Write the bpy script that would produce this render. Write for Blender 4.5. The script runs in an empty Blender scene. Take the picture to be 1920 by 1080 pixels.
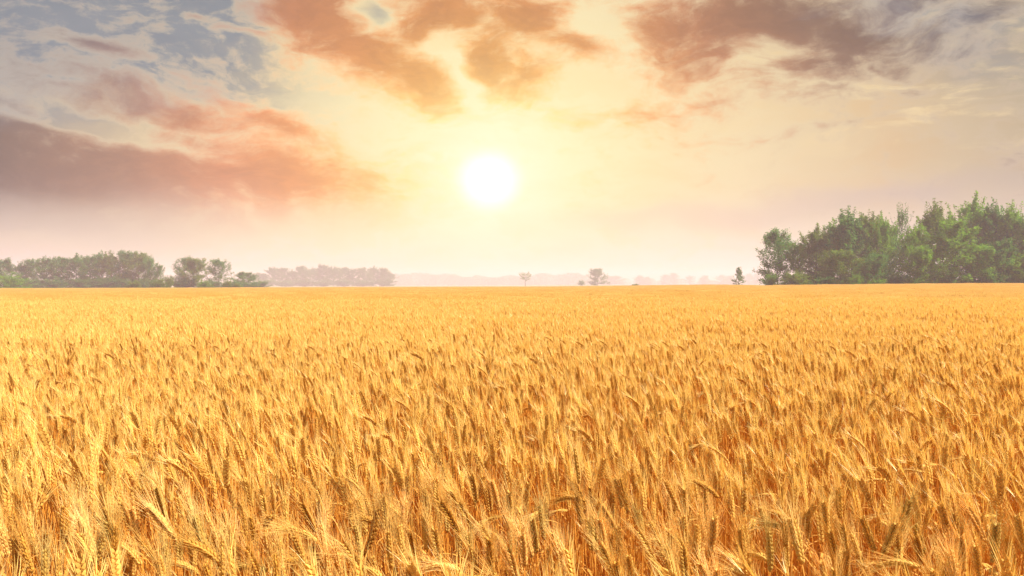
import bpy, math, random
import numpy as np
from mathutils import Vector, Matrix
R = math.radians
scene = bpy.context.scene
root_col = scene.collection

# ------------------------------------------------------------------ camera
F = 1507.0            # focal length in pixels of the 1920 px frame
HOR = 534.0           # horizon row at the frame's centre
ROLL = R(0.14)
CAMZ = 1.50
cam_d = bpy.data.cameras.new('camera')
cam_d.sensor_width = 36.0
cam_d.lens = 36.0 * F / 1920.0
cam_d.clip_start = 0.05
cam_d.clip_end = 6000.0
cam = bpy.data.objects.new('camera', cam_d)
root_col.objects.link(cam)
cam.location = (0, 0, CAMZ)
cam.matrix_world = (Matrix.Translation((0, 0, CAMZ)) @ Matrix.Rotation(math.pi / 2 - math.atan((540 - HOR) / F), 4, 'X')
                    @ Matrix.Rotation(-ROLL, 4, 'Z'))
scene.camera = cam

# ------------------------------------------------------------------ render settings
scene.view_settings.view_transform = 'Standard'
scene.view_settings.look = 'None'
scene.view_settings.exposure = 0.88
scene.view_settings.gamma = 1.0
scene.render.engine = 'CYCLES'
scene.cycles.use_denoising = True
scene.cycles.max_bounces = 8
scene.cycles.diffuse_bounces = 4
scene.cycles.transmission_bounces = 4
scene.cycles.volume_bounces = 2
scene.cycles.sample_clamp_indirect = 6.0

# ------------------------------------------------------------------ sun
SUN_EL, SUN_AZ = R(50), R(96)      # azimuth measured from the view direction (+Y) to the right
sun_dir = Vector((math.sin(SUN_AZ) * math.cos(SUN_EL), math.cos(SUN_AZ) * math.cos(SUN_EL), math.sin(SUN_EL)))
sl = bpy.data.lights.new('sun', 'SUN')
sl.energy = 5.0
sl.angle = R(0.6)
sl.color = (1.0, 0.93, 0.80)
so = bpy.data.objects.new('sun', sl)
so.rotation_euler = (-sun_dir).to_track_quat('-Z', 'Y').to_euler()
so.location = sun_dir * 60
root_col.objects.link(so)


# ------------------------------------------------------------------ node helper
class G:
    """small wrapper that builds shader node graphs from expressions"""
    def __init__(s, nt):
        s.nt = nt
        nt.nodes.clear()

    def node(s, t, **kw):
        n = s.nt.nodes.new(t)
        for k, v in kw.items():
            setattr(n, k, v)
        return n

    def put(s, sock, v):
        if isinstance(v, bpy.types.NodeSocket):
            s.nt.links.new(v, sock)
        elif v is not None:
            if sock.type == 'RGBA' and not isinstance(v, (int, float)):
                v = tuple(v) + ((1.0,) if len(v) == 3 else ())
            sock.default_value = v

    def m(s, op, a, b=None, c=None, clamp=False):
        n = s.node('ShaderNodeMath', operation=op, use_clamp=clamp)
        s.put(n.inputs[0], a); s.put(n.inputs[1], b)
        if c is not None:
            s.put(n.inputs[2], c)
        return n.outputs[0]

    def vm(s, op, a, b=None, scale=None):
        n = s.node('ShaderNodeVectorMath', operation=op)
        s.put(n.inputs[0], a)
        if b is not None:
            s.put(n.inputs[1], b)
        if scale is not None:
            s.put(n.inputs['Scale'], scale)
        return n.outputs['Value'] if op in ('LENGTH', 'DOT_PRODUCT') else n.outputs[0]

    def sm(s, x, a, b, lo=0.0, hi=1.0):
        n = s.node('ShaderNodeMapRange', interpolation_type='SMOOTHSTEP')
        s.put(n.inputs[0], x); s.put(n.inputs[1], a); s.put(n.inputs[2], b); s.put(n.inputs[3], lo); s.put(n.inputs[4], hi)
        return n.outputs[0]

    def mix(s, f, a, b, mode='MIX'):
        n = s.node('ShaderNodeMix', data_type='RGBA', blend_type=mode)
        s.put(n.inputs[0], f); s.put(n.inputs[6], a); s.put(n.inputs[7], b)
        return n.outputs[2]

    def noise(s, vec, scale, detail=5, rough=0.5, out='Fac', dist=0.0, lac=2.0):
        n = s.node('ShaderNodeTexNoise')
        s.put(n.inputs['Vector'], vec)
        n.inputs['Scale'].default_value = scale
        n.inputs['Detail'].default_value = detail
        n.inputs['Roughness'].default_value = rough
        n.inputs['Distortion'].default_value = dist
        n.inputs['Lacunarity'].default_value = lac
        return n.outputs[out]

    def ramp(s, f, stops, interp='LINEAR'):
        n = s.node('ShaderNodeValToRGB')
        cr = n.color_ramp
        cr.interpolation = interp
        while len(cr.elements) < len(stops):
            cr.elements.new(0.5)
        for e, (p, c) in zip(cr.elements, stops):
            e.position = p
            e.color = tuple(c) + (1.0,)
        s.put(n.inputs[0], f)
        return n.outputs[0]


def srgb(r, g, b, k=1.0):
    def f(c):
        c /= 255.0
        return k * (c / 12.92 if c <= 0.04045 else ((c + 0.055) / 1.055) ** 2.4)
    return (f(r), f(g), f(b))


# ------------------------------------------------------------------ sky (world)
def ang(px, py):
    """direction of a spot of the sky as azimuth and elevation, in units of 1/1507 rad"""
    x, z = (px - 960) / F, (HOR - py) / F
    return math.atan(x) * F, math.atan(z / math.sqrt(1 + x * x)) * F


def build_world():
    w = bpy.data.worlds.new('World')
    scene.world = w
    w.use_nodes = True
    try:
        w.cycles.sampling_method = 'MANUAL'
        w.cycles.sample_map_resolution = 512
    except Exception:
        pass
    g = G(w.node_tree)
    tc = g.node('ShaderNodeTexCoord')
    sep = g.node('ShaderNodeSeparateXYZ')
    d = g.vm('NORMALIZE', tc.outputs['Generated'])
    g.put(sep.inputs[0], d)
    x, y, z = sep.outputs
    az = g.m('MULTIPLY', g.m('ARCTAN2', x, y), F)
    el = g.m('MULTIPLY', g.m('ARCSINE', z), F)
    comb = g.node('ShaderNodeCombineXYZ')
    g.put(comb.inputs[0], az); g.put(comb.inputs[1], el)
    P = comb.outputs[0]
    # noise lives on flattened sky coordinates; two warps give torn edges
    Pn = g.vm('MULTIPLY', P, (0.0034, 0.0068, 1.0))
    w1 = g.noise(Pn, 1.3, 3, 0.5, 'Color')
    w1 = g.vm('SUBTRACT', w1, (0.5, 0.5, 0.5))
    w2 = g.noise(g.vm('ADD', Pn, (7.3, 2.1, 0.4)), 5.0, 4, 0.6, 'Color')
    w2 = g.vm('SUBTRACT', w2, (0.5, 0.5, 0.5))
    Pw = g.vm('ADD', P, g.vm('MULTIPLY', w1, (170, 110, 0)))
    Pw = g.vm('ADD', Pw, g.vm('MULTIPLY', w2, (26, 16, 0)))

    def blob(cx, cy, rx, ry, rot=0.0, amp=1.0, vec=None, raw=False, k=1.0):
        a, e = ang(cx, cy)
        n = g.node('ShaderNodeMapping', vector_type='TEXTURE')
        g.put(n.inputs['Vector'], P if vec is None else vec)
        n.inputs['Location'].default_value = (a, e, 0)
        n.inputs['Rotation'].default_value = (0, 0, R(rot))
        n.inputs['Scale'].default_value = (rx, ry, 1)
        q = g.vm('DOT_PRODUCT', n.outputs[0], n.outputs[0])
        v = g.m('EXPONENT', g.m('MULTIPLY', q, -k))
        return g.m('MULTIPLY', v, amp)

    # ---- clear air: Nishita sky
    sky = g.node('ShaderNodeTexSky', sky_type='NISHITA')
    sky.sun_disc = False
    sky.sun_elevation = SUN_EL
    sky.sun_rotation = SUN_AZ
    sky.altitude = 50
    sky.air_density = 1.2
    sky.dust_density = 2.0
    bg0 = g.node('ShaderNodeBackground')
    g.put(bg0.inputs[0], sky.outputs[0]); bg0.inputs[1].default_value = 0.06

    # ---- high veil: colour by distance from the glow and by elevation
    S = (918, 338)
    an = g.node('ShaderNodeMapping', vector_type='TEXTURE')
    a, e = ang(*S)
    g.put(an.inputs['Vector'], P)
    an.inputs['Location'].default_value = (a, e, 0)
    an.inputs['Scale'].default_value = (1.0, 0.93, 1)
    dist = g.vm('LENGTH', an.outputs[0])
    veil = g.ramp(g.m('DIVIDE', dist, 1400.0), [
        (0.00, srgb(255, 252, 222)), (0.10, srgb(255, 249, 205)), (0.20, srgb(255, 243, 195)), (0.33, srgb(253, 232, 184)),
        (0.50, srgb(232, 206, 162)), (0.66, srgb(196, 182, 150)), (0.80, srgb(172, 168, 152)), (1.0, srgb(160, 162, 162))])
    # pale, slightly pink air low over the horizon
    low = g.sm(el, 190, 10)
    lowc = g.ramp(g.m('DIVIDE', dist, 1400.0), [
        (0.0, srgb(255, 246, 214)), (0.25, srgb(255, 243, 222)), (0.45, srgb(252, 234, 222)), (0.75, srgb(226, 214, 214)), (1.0, srgb(205, 200, 204))])
    veil = g.mix(g.m('MULTIPLY', low, 0.9), veil, lowc)
    # soft mottling of the veil
    mot = g.noise(g.vm('MULTIPLY', Pw, (0.0030, 0.0085, 1.0)), 1.8, 6, 0.55)
    veil = g.mix(g.sm(mot, 0.42, 0.68, 0.0, 0.55), veil, g.mix(1.0, veil, (1.0, 0.90, 0.78), 'MULTIPLY'))
    mot2 = g.noise(g.vm('ADD', g.vm('MULTIPLY', Pw, (0.0026, 0.0090, 1.0)), (3.3, 9.1, 0)), 2.6, 6, 0.6)
    glow_far = g.sm(dist, 330, 760)
    veil = g.mix(g.m('MULTIPLY', g.sm(mot2, 0.50, 0.66), g.m('MULTIPLY', glow_far, g.sm(el, 150, 330))), veil, srgb(252, 226, 172))

    # ---- where the blue-grey shows through
    def s3(*v):
        t = v[0]
        for q in v[1:]:
            t = g.m('ADD', t, q)
        return t
    blue = s3(blob(40, 50, 360, 160, 14, 1.6, Pw), blob(310, 60, 260, 90, -18, .9, Pw), blob(60, 150, 190, 50, 5, .45, Pw), blob(440, 10, 90, 40, 0, .6, Pw),
              blob(700, 15, 34, 26, 0, .7, Pw), blob(1230, 20, 60, 26, 0, .35, Pw), blob(1690, 25, 190, 70, -20, 1.1, Pw), blob(1890, 90, 130, 90, 0, .5, Pw), blob(1500, 15, 60, 18, 0, .5, Pw))
    blue = g.m('MULTIPLY', blue, g.m('ADD', g.m('MULTIPLY', mot2, -1.3), 1.55))
    bluec = g.mix(g.noise(Pn, 2.2, 4, 0.5), srgb(92, 114, 130), srgb(148, 156, 160))
    veil = g.mix(g.sm(blue, -0.1, 1.6, 0.0, 0.9), veil, bluec)

    # ---- the cloud masses (density field made of warped lobes)
    L = []
    for b in [
        # left bank, wedge pointing at the glow
        (0, 335, 560, 92, 0, 1.35), (250, 322, 360, 96, -4, 1.3), (480, 325, 280, 78, -8, 1.2), (630, 322, 150, 44, -12, .9),
        (320, 196, 200, 34, -10, 1.0), (150, 180, 120, 18, -4, .7), (530, 235, 170, 36, -20, .95), (600, 285, 130, 30, -20, .8), (0, 235, 230, 40, 0, .9), (120, 205, 170, 34, -4, .85), (220, 250, 160, 26, -6, .7),
        # small high cumuli
        (175, 88, 74, 18, -9, .95), (105, 74, 34, 10, 10, .55), (372, 30, 38, 9, -4, .65), (480, 64, 110, 12, -6, .6), (60, 148, 34, 10, -10, .55), (260, 124, 60, 9, -18, .4),
        # central mass
        (590, 20, 110, 70, -20, 1.2), (700, 80, 150, 72, -25, 1.15), (790, 140, 100, 58, -35, 1.1), (840, 195, 50, 40, 0, .75), (830, 30, 170, 60, 0, 1.15), (960, 40, 130, 70, 0, 1.15),
        (930, 120, 70, 70, 0, 1.0), (985, 150, 76, 44, 20, .95), (1060, 90, 90, 40, -15, .95),
        # right-hand mass
        (1260, 40, 100, 60, 0, 1.1), (1330, 105, 150, 56, -8, 1.0), (1420, 30, 190, 60, 0, 1.2), (1560, 60, 170, 50, -12, 1.1), (1490, 115, 180, 34, -6, .95), (1650, 118, 80, 18, -15, .7),
        (1700, 5, 150, 26, 0, .7), (1870, 35, 90, 40, 10, .7), (1820, 100, 80, 20, 0, .45),
        # thin orange lobes right of the glow
        (1250, 200, 150, 34, 4, .70), (1100, 215, 90, 22, 10, .5), (1340, 185, 70, 26, 0, .5), (1560, 170, 200, 26, -6, .42), (1450, 250, 200, 18, 0, .36),
    ]:
        L.append(blob(*b[:5], b[5], Pw))
    dens = L[0]
    for q in L[1:]:
        dens = g.m('SMOOTH_MAX', dens, q, 0.12)
    cut = blob(690, 18, 40, 26, -30, .7, Pw)
    cut = s3(cut, blob(838, 82, 26, 18, 0, .6, Pw), blob(868, 150, 18, 44, 12, .6, Pw), blob(240, 238, 190, 13, -12, .7, Pw), blob(90, 214, 110, 12, 0, .55, Pw), blob(1120, 40, 60, 26, 0, .6, Pw), blob(1400, 112, 45, 16, 30, .5, Pw))
    dens = g.m('SUBTRACT', dens, cut)
    fb = g.noise(g.vm('MULTIPLY', Pw, (0.0062, 0.0105, 1.0)), 1.6, 8, 0.62)
    fb2 = g.noise(g.vm('MULTIPLY', Pw, (0.0052, 0.0120, 1.0)), 5.2, 6, 0.62)
    dens = g.m('ADD', dens, g.m('MULTIPLY', g.m('SUBTRACT', fb, 0.5), 1.35))
    dens = g.m('ADD', dens, g.m('MULTIPLY', g.m('SUBTRACT', fb2, 0.5), 0.95))
    fb3 = g.noise(g.vm('MULTIPLY', P, (0.021, 0.034, 1.0)), 1.5, 7, 0.66)
    dens = g.m('ADD', dens, g.m('MULTIPLY', g.m('SUBTRACT', fb3, 0.5), 0.55))
    # cloud body colour by distance from the glow
    body = g.ramp(g.m('DIVIDE', dist, 1400.0), [
        (0.00, srgb(255, 226, 140)), (0.11, srgb(255, 205, 112)), (0.17, srgb(253, 188, 104)), (0.25, srgb(248, 170, 102)), (0.34, srgb(232, 156, 108)),
        (0.46, srgb(178, 136, 110)), (0.60, srgb(112, 98, 90)), (0.75, srgb(74, 72, 72)), (1.0, srgb(66, 66, 70))])
    body = g.mix(g.sm(dens, 0.35, 1.25), g.mix(1.0, body, (1.25, 1.25, 1.22), 'MULTIPLY'), g.mix(1.0, body, (0.80, 0.78, 0.78), 'MULTIPLY'))
    body = g.mix(g.sm(fb2, 0.38, 0.66, 0.0, 0.55), body, g.mix(1.0, body, (1.32, 1.30, 1.22), 'MULTIPLY'))
    taupe = g.mix(1.0, body, (0.80, 0.82, 0.86), 'MULTIPLY')
    body = g.mix(g.sm(el, 300, 470), body, taupe)
    rx_ = g.sm(az, 150, 420)
    body = g.mix(g.m('MULTIPLY', rx_, 0.8), body, g.mix(1.0, body, (0.72, 0.80, 0.84), 'MULTIPLY'))
    rim = g.mix(g.sm(dist, 300, 900), srgb(255, 240, 190), srgb(228, 208, 178))
    col = g.mix(g.sm(dens, 0.04, 0.38, 0.0, 0.62), veil, rim)
    # lower edges of the banks dissolve, upper ones stay crisp
    th = g.sm(dens, 0.06, 1.05)
    fade = g.sm(el, 65, 165)
    col = g.mix(g.m('MULTIPLY', g.m('MULTIPLY', th, fade), 0.97), col, body)
    # low mauve banks
    bank = s3(blob(1560, 385, 420, 30, 4, .75, Pw), blob(1180, 415, 260, 22, 0, .35, Pw), blob(820, 400, 260, 26, 4, .22, Pw), blob(120, 400, 420, 48, 0, .55, Pw))
    col = g.mix(g.m('MULTIPLY', g.sm(g.m('ADD', bank, g.m('MULTIPLY', g.m('SUBTRACT', fb, .5), .6)), 0.0, 0.9), 0.75), col,
                g.ramp(g.m('DIVIDE', dist, 1400.0), [(0.0, srgb(255, 238, 190)), (0.3, srgb(246, 218, 190)), (0.55, srgb(205, 188, 176)), (0.8, srgb(178, 166, 166))]))
    # glow and the bright disc seen through the veil
    core = g.sm(dist, 76, 0)
    halo = blob(918, 338, 115, 110, 0, 1.0)
    halo2 = blob(918, 338, 360, 300, 0, 1.0)
    col = g.mix(g.m('MULTIPLY', halo2, 0.72), col, g.mix(1.0, col, (1.32, 1.24, 1.02), 'MULTIPLY'))
    col = g.mix(g.m('MULTIPLY', halo, 0.70), col, (1.30, 1.24, 0.90))
    col = g.mix(core, col, (2.0, 1.95, 1.75))
    # the half of the sky behind the camera: plain broken veil
    back = g.sm(y, -0.15, 0.35)
    col = g.mix(back, g.mix(g.sm(fb, .4, .7), srgb(178, 188, 198), srgb(225, 214, 196)), col)
    bg1 = g.node('ShaderNodeBackground')
    g.put(bg1.inputs[0], col); bg1.inputs[1].default_value = 0.48
    mx = g.node('ShaderNodeMixShader')
    cover = g.sm(blue, 0.5, 1.3, 1.0, 0.80)
    g.put(mx.inputs[0], cover)
    g.put(mx.inputs[1], bg0.outputs[0]); g.put(mx.inputs[2], bg1.outputs[0])
    out = g.node('ShaderNodeOutputWorld')
    g.put(out.inputs[0], mx.outputs[0])


build_world()


# ------------------------------------------------------------------ general helpers
def sstep(t):
    t = min(1.0, max(0.0, t))
    return t * t * (3 - 2 * t)


def gz(x, y):
    """gentle rise of the field towards the wood on the right"""
    return (0.62 * sstep((x - 5) / 75.0) + 0.0) * sstep((y - 15) / 135.0) - 0.10 * sstep((-x - 20) / 120.0) * sstep((y - 30) / 200.0)


def wav(x, y):
    """smooth crop-height variation, about -1..1"""
    return (math.sin(x * 0.9 + 1.3 * math.sin(y * 0.37) + 2.0) * 0.45 + math.sin(y * 0.75 + 1.1 * math.sin(x * 0.53 + 1) + x * .31) * 0.45
            + math.sin(x * 2.7 + y * 1.9) * 0.2 + math.sin(x * .17 - y * .23) * 0.4)


def tag(o, label=None, cat=None, group=None, kind=None):
    if label: o['label'] = label
    if cat: o['category'] = cat
    if group: o['group'] = group
    if kind: o['kind'] = kind
    return o


class MB:
    """collects vertices and faces (numpy-free, simple lists)"""
    def __init__(s):
        s.v = []; s.f = []

    def mesh(s, name, mat=None, smooth=False):
        me = bpy.data.meshes.new(name)
        me.from_pydata(s.v, [], s.f)
        if mat: me.materials.append(mat)
        if smooth:
            me.polygons.foreach_set('use_smooth', [True] * len(me.polygons))
        me.update()
        return me

    def tube(s, pts, rad, n=5, cap=True):
        """pts: list of Vector, rad: list of radii"""
        rings = []
        prev = None
        for i, p in enumerate(pts):
            t = (pts[min(i + 1, len(pts) - 1)] - pts[max(i - 1, 0)])
            if t.length < 1e-9: t = Vector((0, 0, 1))
            t.normalize()
            if prev is None:
                u = t.orthogonal().normalized()
            else:
                u = (prev - t * prev.dot(t))
                u = u.normalized() if u.length > 1e-6 else t.orthogonal().normalized()
            prev = u
            w = t.cross(u)
            b = len(s.v)
            for k in range(n):
                a = 2 * math.pi * k / n
                s.v.append(tuple(p + (u * math.cos(a) + w * math.sin(a)) * rad[i]))
            rings.append(b)
        for a, b in zip(rings[:-1], rings[1:]):
            for k in range(n):
                s.f.append((a + k, a + (k + 1) % n, b + (k + 1) % n, b + k))
        if cap:
            s.f.append(tuple(range(rings[-1], rings[-1] + n)))

    def ribbon(s, pts, wid, side):
        b = len(s.v)
        for p, w in zip(pts, wid):
            s.v.append(tuple(p - side * w)); s.v.append(tuple(p + side * w))
        for i in range(len(pts) - 1):
            s.f.append((b + 2 * i, b + 2 * i + 1, b + 2 * i + 3, b + 2 * i + 2))

    def pod(s, base, d, length, rad, n=5, prof=((0.0, .35), (.3, 1.0), (.68, .8), (1.0, .12))):
        pts = [base + d * (length * t) for t, _ in prof]
        s.tube(pts, [rad * r for _, r in prof], n)


# ------------------------------------------------------------------ materials
def wheat_mat(name, c_lo, c_hi, transl=0.35, gloss=0.25, tint=True, rough=0.45):
    m = bpy.data.materials.new(name)
    m.use_nodes = True
    g = G(m.node_tree)
    oi = g.node('ShaderNodeObjectInfo')
    geo = g.node('ShaderNodeNewGeometry')
    f = g.m('ADD', g.m('MULTIPLY', oi.outputs['Random'], 0.45), g.m('MULTIPLY', geo.outputs['Random Per Island'], 0.55))
    col = g.mix(f, c_lo, c_hi)
    # grey weathering and darker specks
    tc = g.node('ShaderNodeTexCoord')
    sp = g.noise(tc.outputs['Object'], 160.0, 3, 0.6)
    col = g.mix(g.sm(sp, 0.52, 0.72, 0.0, 0.45), col, g.mix(1.0, col, (0.55, 0.50, 0.45), 'MULTIPLY'))
    if tint:
        col = g.mix(1.0, col, oi.outputs['Color'], 'MULTIPLY')
    dif = g.node('ShaderNodeBsdfDiffuse'); g.put(dif.inputs[0], col)
    tr = g.node('ShaderNodeBsdfTranslucent')
    g.put(tr.inputs[0], g.mix(1.0, col, (1.1, 0.88, 0.55), 'MULTIPLY'))
    mx = g.node('ShaderNodeMixShader'); mx.inputs[0].default_value = transl
    g.put(mx.inputs[1], dif.outputs[0]); g.put(mx.inputs[2], tr.outputs[0])
    gl = g.node('ShaderNodeBsdfGlossy'); gl.inputs['Roughness'].default_value = rough
    g.put(gl.inputs[0], (1, .93, .8))
    fr = g.node('ShaderNodeFresnel'); fr.inputs[0].default_value = 1.42
    mx2 = g.node('ShaderNodeMixShader')
    g.put(mx2.inputs[0], g.m('MULTIPLY', fr.outputs[0], gloss))
    g.put(mx2.inputs[1], mx.outputs[0]); g.put(mx2.inputs[2], gl.outputs[0])
    out = g.node('ShaderNodeOutputMaterial'); g.put(out.inputs[0], mx2.outputs[0])
    return m


M_EAR = wheat_mat('wheat_ear_husk', (0.54, 0.27, 0.045), (0.90, 0.60, 0.15), 0.22, 0.15, rough=.6)
M_AWN = wheat_mat('wheat_awn', (0.94, 0.68, 0.19), (0.98, 0.80, 0.30), 0.38, 0.18, rough=0.6)
M_STEM = wheat_mat('wheat_straw', (0.60, 0.23, 0.030), (0.84, 0.42, 0.07), 0.18, 0.2, rough=0.5)
M_LEAF = wheat_mat('wheat_dry_leaf', (0.66, 0.30, 0.05), (0.86, 0.50, 0.12), 0.35, 0.12, rough=.6)


# ------------------------------------------------------------------ wheat stalks
def centreline(rng, posture, H, ear_len):
    """returns stem points and ear points in the x-z plane with a little sway; leans towards -x"""
    if posture == 'upright':
        t0, t1, t2 = rng.uniform(-4, 4), rng.uniform(0, 12), rng.uniform(-4, 12)
    elif posture == 'leaning':
        t0, t1, t2 = rng.uniform(-2, 5), rng.uniform(10, 24), rng.uniform(4, 14)
    elif posture == 'curved':
        t0, t1, t2 = rng.uniform(0, 8), rng.uniform(26, 44), rng.uniform(25, 45)
    else:                                   # nodding
        t0, t1, t2 = rng.uniform(0, 6), rng.uniform(55, 80), rng.uniform(35, 60)
    k = 3.0 if posture in ('upright', 'leaning') else 7.0
    n = 12
    p = Vector((0, 0, 0)); pts = [p.copy()]
    sway = rng.uniform(-.02, .02)
    for i in range(n):
        s = (i + 1) / n
        th = R(t0 + t1 * s ** k)
        p = p + Vector((-math.sin(th), sway * s * 2, math.cos(th))) * (H / n)
        pts.append(p.copy())
    ear = [p.copy()]
    m = 8
    for i in range(m):
        s = (i + 1) / m
        th = R(t0 + t1 + t2 * s)
        p = p + Vector((-math.sin(th), sway, math.cos(th))).normalized() * (ear_len / m)
        ear.append(p.copy())
    return pts, ear


def along(pts, s):
    x = s * (len(pts) - 1)
    i = min(int(x), len(pts) - 2)
    f = x - i
    p = pts[i].lerp(pts[i + 1], f)
    return p, (pts[i + 1] - pts[i]).normalized()


def stalk_parts(seed, posture, lod):
    rng = random.Random(seed)
    H = rng.uniform(0.74, 0.80)
    EL = rng.uniform(0.080, 0.106)
    if posture in ('nodding', 'curved'):
        H += 0.05
    stem_pts, ear_pts = centreline(rng, posture, H, EL)
    stem, ear, awn, leaf = MB(), MB(), MB(), MB()
    spin = rng.uniform(0, math.pi)
    # --- stem
    if lod == 0:
        stem.tube(stem_pts, [0.0021 - 0.0009 * i / 12 for i in range(13)], 6)
        for s in (0.28, 0.55, 0.8):
            p, t = along(stem_pts, s)
            stem.tube([p - t * .006, p - t * .002, p + t * .002, p + t * .006], [.0019, .0030, .0030, .0019], 6)
    elif lod == 1:
        q = stem_pts[::3] + ([] if (len(stem_pts) - 1) % 3 == 0 else [stem_pts[-1]])
        q = stem_pts[0::4] + stem_pts[10:11] + stem_pts[12:]
        q = [stem_pts[0], stem_pts[4], stem_pts[8], stem_pts[10], stem_pts[11], stem_pts[12]]
        stem.tube(q, [.0022, .002, .0018, .0016, .0014, .0013], 3)
    else:
        q = [stem_pts[4], stem_pts[9], stem_pts[12]]
        stem.tube(q, [.0030, .0026, .0022], 3)
    # --- spikelets
    if lod < 2:
        n = 20 if lod == 0 else 16
        for i in range(n):
            s = 0.01 + 0.95 * i / (n - 1)
            p, t = along(ear_pts, s)
            u = Vector((math.cos(spin), math.sin(spin), 0))
            u = (u - t * u.dot(t)).normalized()
            w = t.cross(u)
            side = u if i % 2 == 0 else -u
            size = (0.72 + 0.55 * math.sin(math.pi * (0.12 + 0.76 * s))) * rng.uniform(.9, 1.1)
            fl = ((-1, .85), (1, .85), (0, 1.0)) if lod == 0 else ((0, 1.0),)
            for (q, sc) in fl:
                d = (t * 1.0 + side * (0.46 + .10 * rng.random()) + w * q * 0.46).normalized()
                r = 0.0034 * size * (1.0 if lod == 0 else 1.4)
                ear.pod(p + side * .0012, d, 0.0140 * size * sc, r, 5 if lod == 0 else 4)
                # awn
                if (lod == 0 and (q != 0 or i % 2 == 0)) or lod == 1:
                    for rep in range(1 if lod == 0 else 2):
                        base = p + d * 0.0115 * size * sc
                        al = rng.uniform(.048, .078) * (0.75 + .4 * (1 - abs(s - .55)))
                        spread = rng.uniform(.14, .36)
                        ad = (t + side * spread + w * (q * .18 + rng.uniform(-.20, .20))).normalized()
                        bend = (side * rng.uniform(-.1, .25) + w * rng.uniform(-.2, .2) + Vector((0, 0, -.10))) * al
                        if lod == 0:
                            pts = [base + ad * al * k / 4 + bend * (k / 4) ** 2 * .35 for k in range(5)]
                            awn.tube(pts, [.00052, .00048, .00040, .00030, .00010], 3, cap=False)
                        else:
                            pts = [base, base + ad * al * .55 + bend * .1, base + ad * al + bend * .35]
                            sd = Vector((rng.uniform(-1, 1), rng.uniform(-1, 1), rng.uniform(-.3, .3))).normalized()
                            awn.ribbon(pts, [.00085, .0007, .00015], sd)
    else:
        ring = [(0, .0035), (.12, .0078), (.3, .0094), (.5, .0090), (.72, .0078), (.9, .0056), (1.0, .0015)]
        ear.tube([along(ear_pts, s)[0] for s, _ in ring], [r * (1 + .16 * (-1) ** j) for j, (_, r) in enumerate(ring)], 4)
        for i in range(20):
            s = i / 19
            p, t = along(ear_pts, min(.98, s))
            a = rng.uniform(0, 6.283)
            side = Vector((math.cos(a), math.sin(a), 0))
            al = rng.uniform(.055, .085)
            ad = (t + side * rng.uniform(.2, .5)).normalized()
            sd = Vector((rng.uniform(-1, 1), rng.uniform(-.6, .6), rng.uniform(-.3, .3))).normalized()
            awn.ribbon([p, p + ad * al * .6, p + ad * al], [.0016, .0012, .0003], sd)
    # --- dry leaves
    nl = {0: 1, 1: 1, 2: 1}[lod]
    for j in range(nl):
        s = rng.uniform(.45, .92)
        p, t = along(stem_pts, s)
        a = rng.uniform(0, 6.283)
        o = Vector((math.cos(a), math.sin(a), 0))
        ln = rng.uniform(.10, .24)
        droop = rng.uniform(.6, 2.4)
        pts = []; k = 7 if lod == 0 else 4
        q = p.copy(); d = (t * 1.0 + o * .35).normalized()
        for i in range(k):
            pts.append(q.copy())
            d = (d + (o * .25 + Vector((0, 0, -.34))) * droop * (4.0 / k)).normalized()
            q = q + d * ln / (k - 1)
        sd = o.cross(Vector((0, 0, 1))).normalized()
        wd = [rng.uniform(.0028, .0048) * math.sin(math.pi * (0.16 + 0.82 * i / (k - 1))) for i in range(k)]
        leaf.ribbon(pts, wd, sd)
    return dict(stem=stem, ear=ear, beard=awn, leaf=leaf, ear_pts=ear_pts, height=ear_pts[-1].z, top=max(q.z for q in ear_pts))


MATS = dict(stem=M_STEM, ear=M_EAR, beard=M_AWN, leaf=M_LEAF)
POSTURES = ['upright', 'leaning', 'upright', 'upright', 'curved', 'upright', 'leaning', 'upright', 'leaning', 'upright', 'upright', 'nodding']
TONES = {'golden': (1, 1, 1), 'pale straw-coloured': (1.16, 1.20, 1.5), 'olive-grey': (0.84, 0.89, 0.95), 'amber': (0.90, 0.78, 0.58), 'brown': (0.74, 0.64, 0.56)}
TONE_LIST = ['golden', 'golden', 'amber', 'golden', 'olive-grey', 'golden', 'amber', 'pale straw-coloured', 'golden', 'amber', 'pale straw-coloured', 'golden']


def joined(parts, name):
    me = bpy.data.meshes.new(name)
    v, f, mi = [], [], []
    for k, key in enumerate(('stem', 'ear', 'beard', 'leaf')):
        mb = parts[key]
        b = len(v)
        v += mb.v
        f += [tuple(i + b for i in q) for q in mb.f]
        mi += [k] * len(mb.f)
        me.materials.append(MATS[key])
    me.from_pydata(v, [], f)
    me.polygons.foreach_set('material_index', mi)
    me.update()
    return me


def library(name, lod, count, seed):
    col = bpy.data.collections.new(name)
    for i in range(count):
        parts = stalk_parts(seed + i, POSTURES[i % 12] if i < 12 else ('upright' if i % 3 else 'leaning'), lod)
        o = bpy.data.objects.new('%s_%02d' % (name, i), joined(parts, '%s_%02d' % (name, i)))
        t = TONES[TONE_LIST[(i * 5 + 1) % 12]]
        o.color = (t[0], t[1], t[2], 1)
        col.objects.link(o)
    return col


LIB_A = library('stalk_near', 1, 23, 100)
LIB_B = library('stalk_mid', 2, 20, 300)


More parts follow.
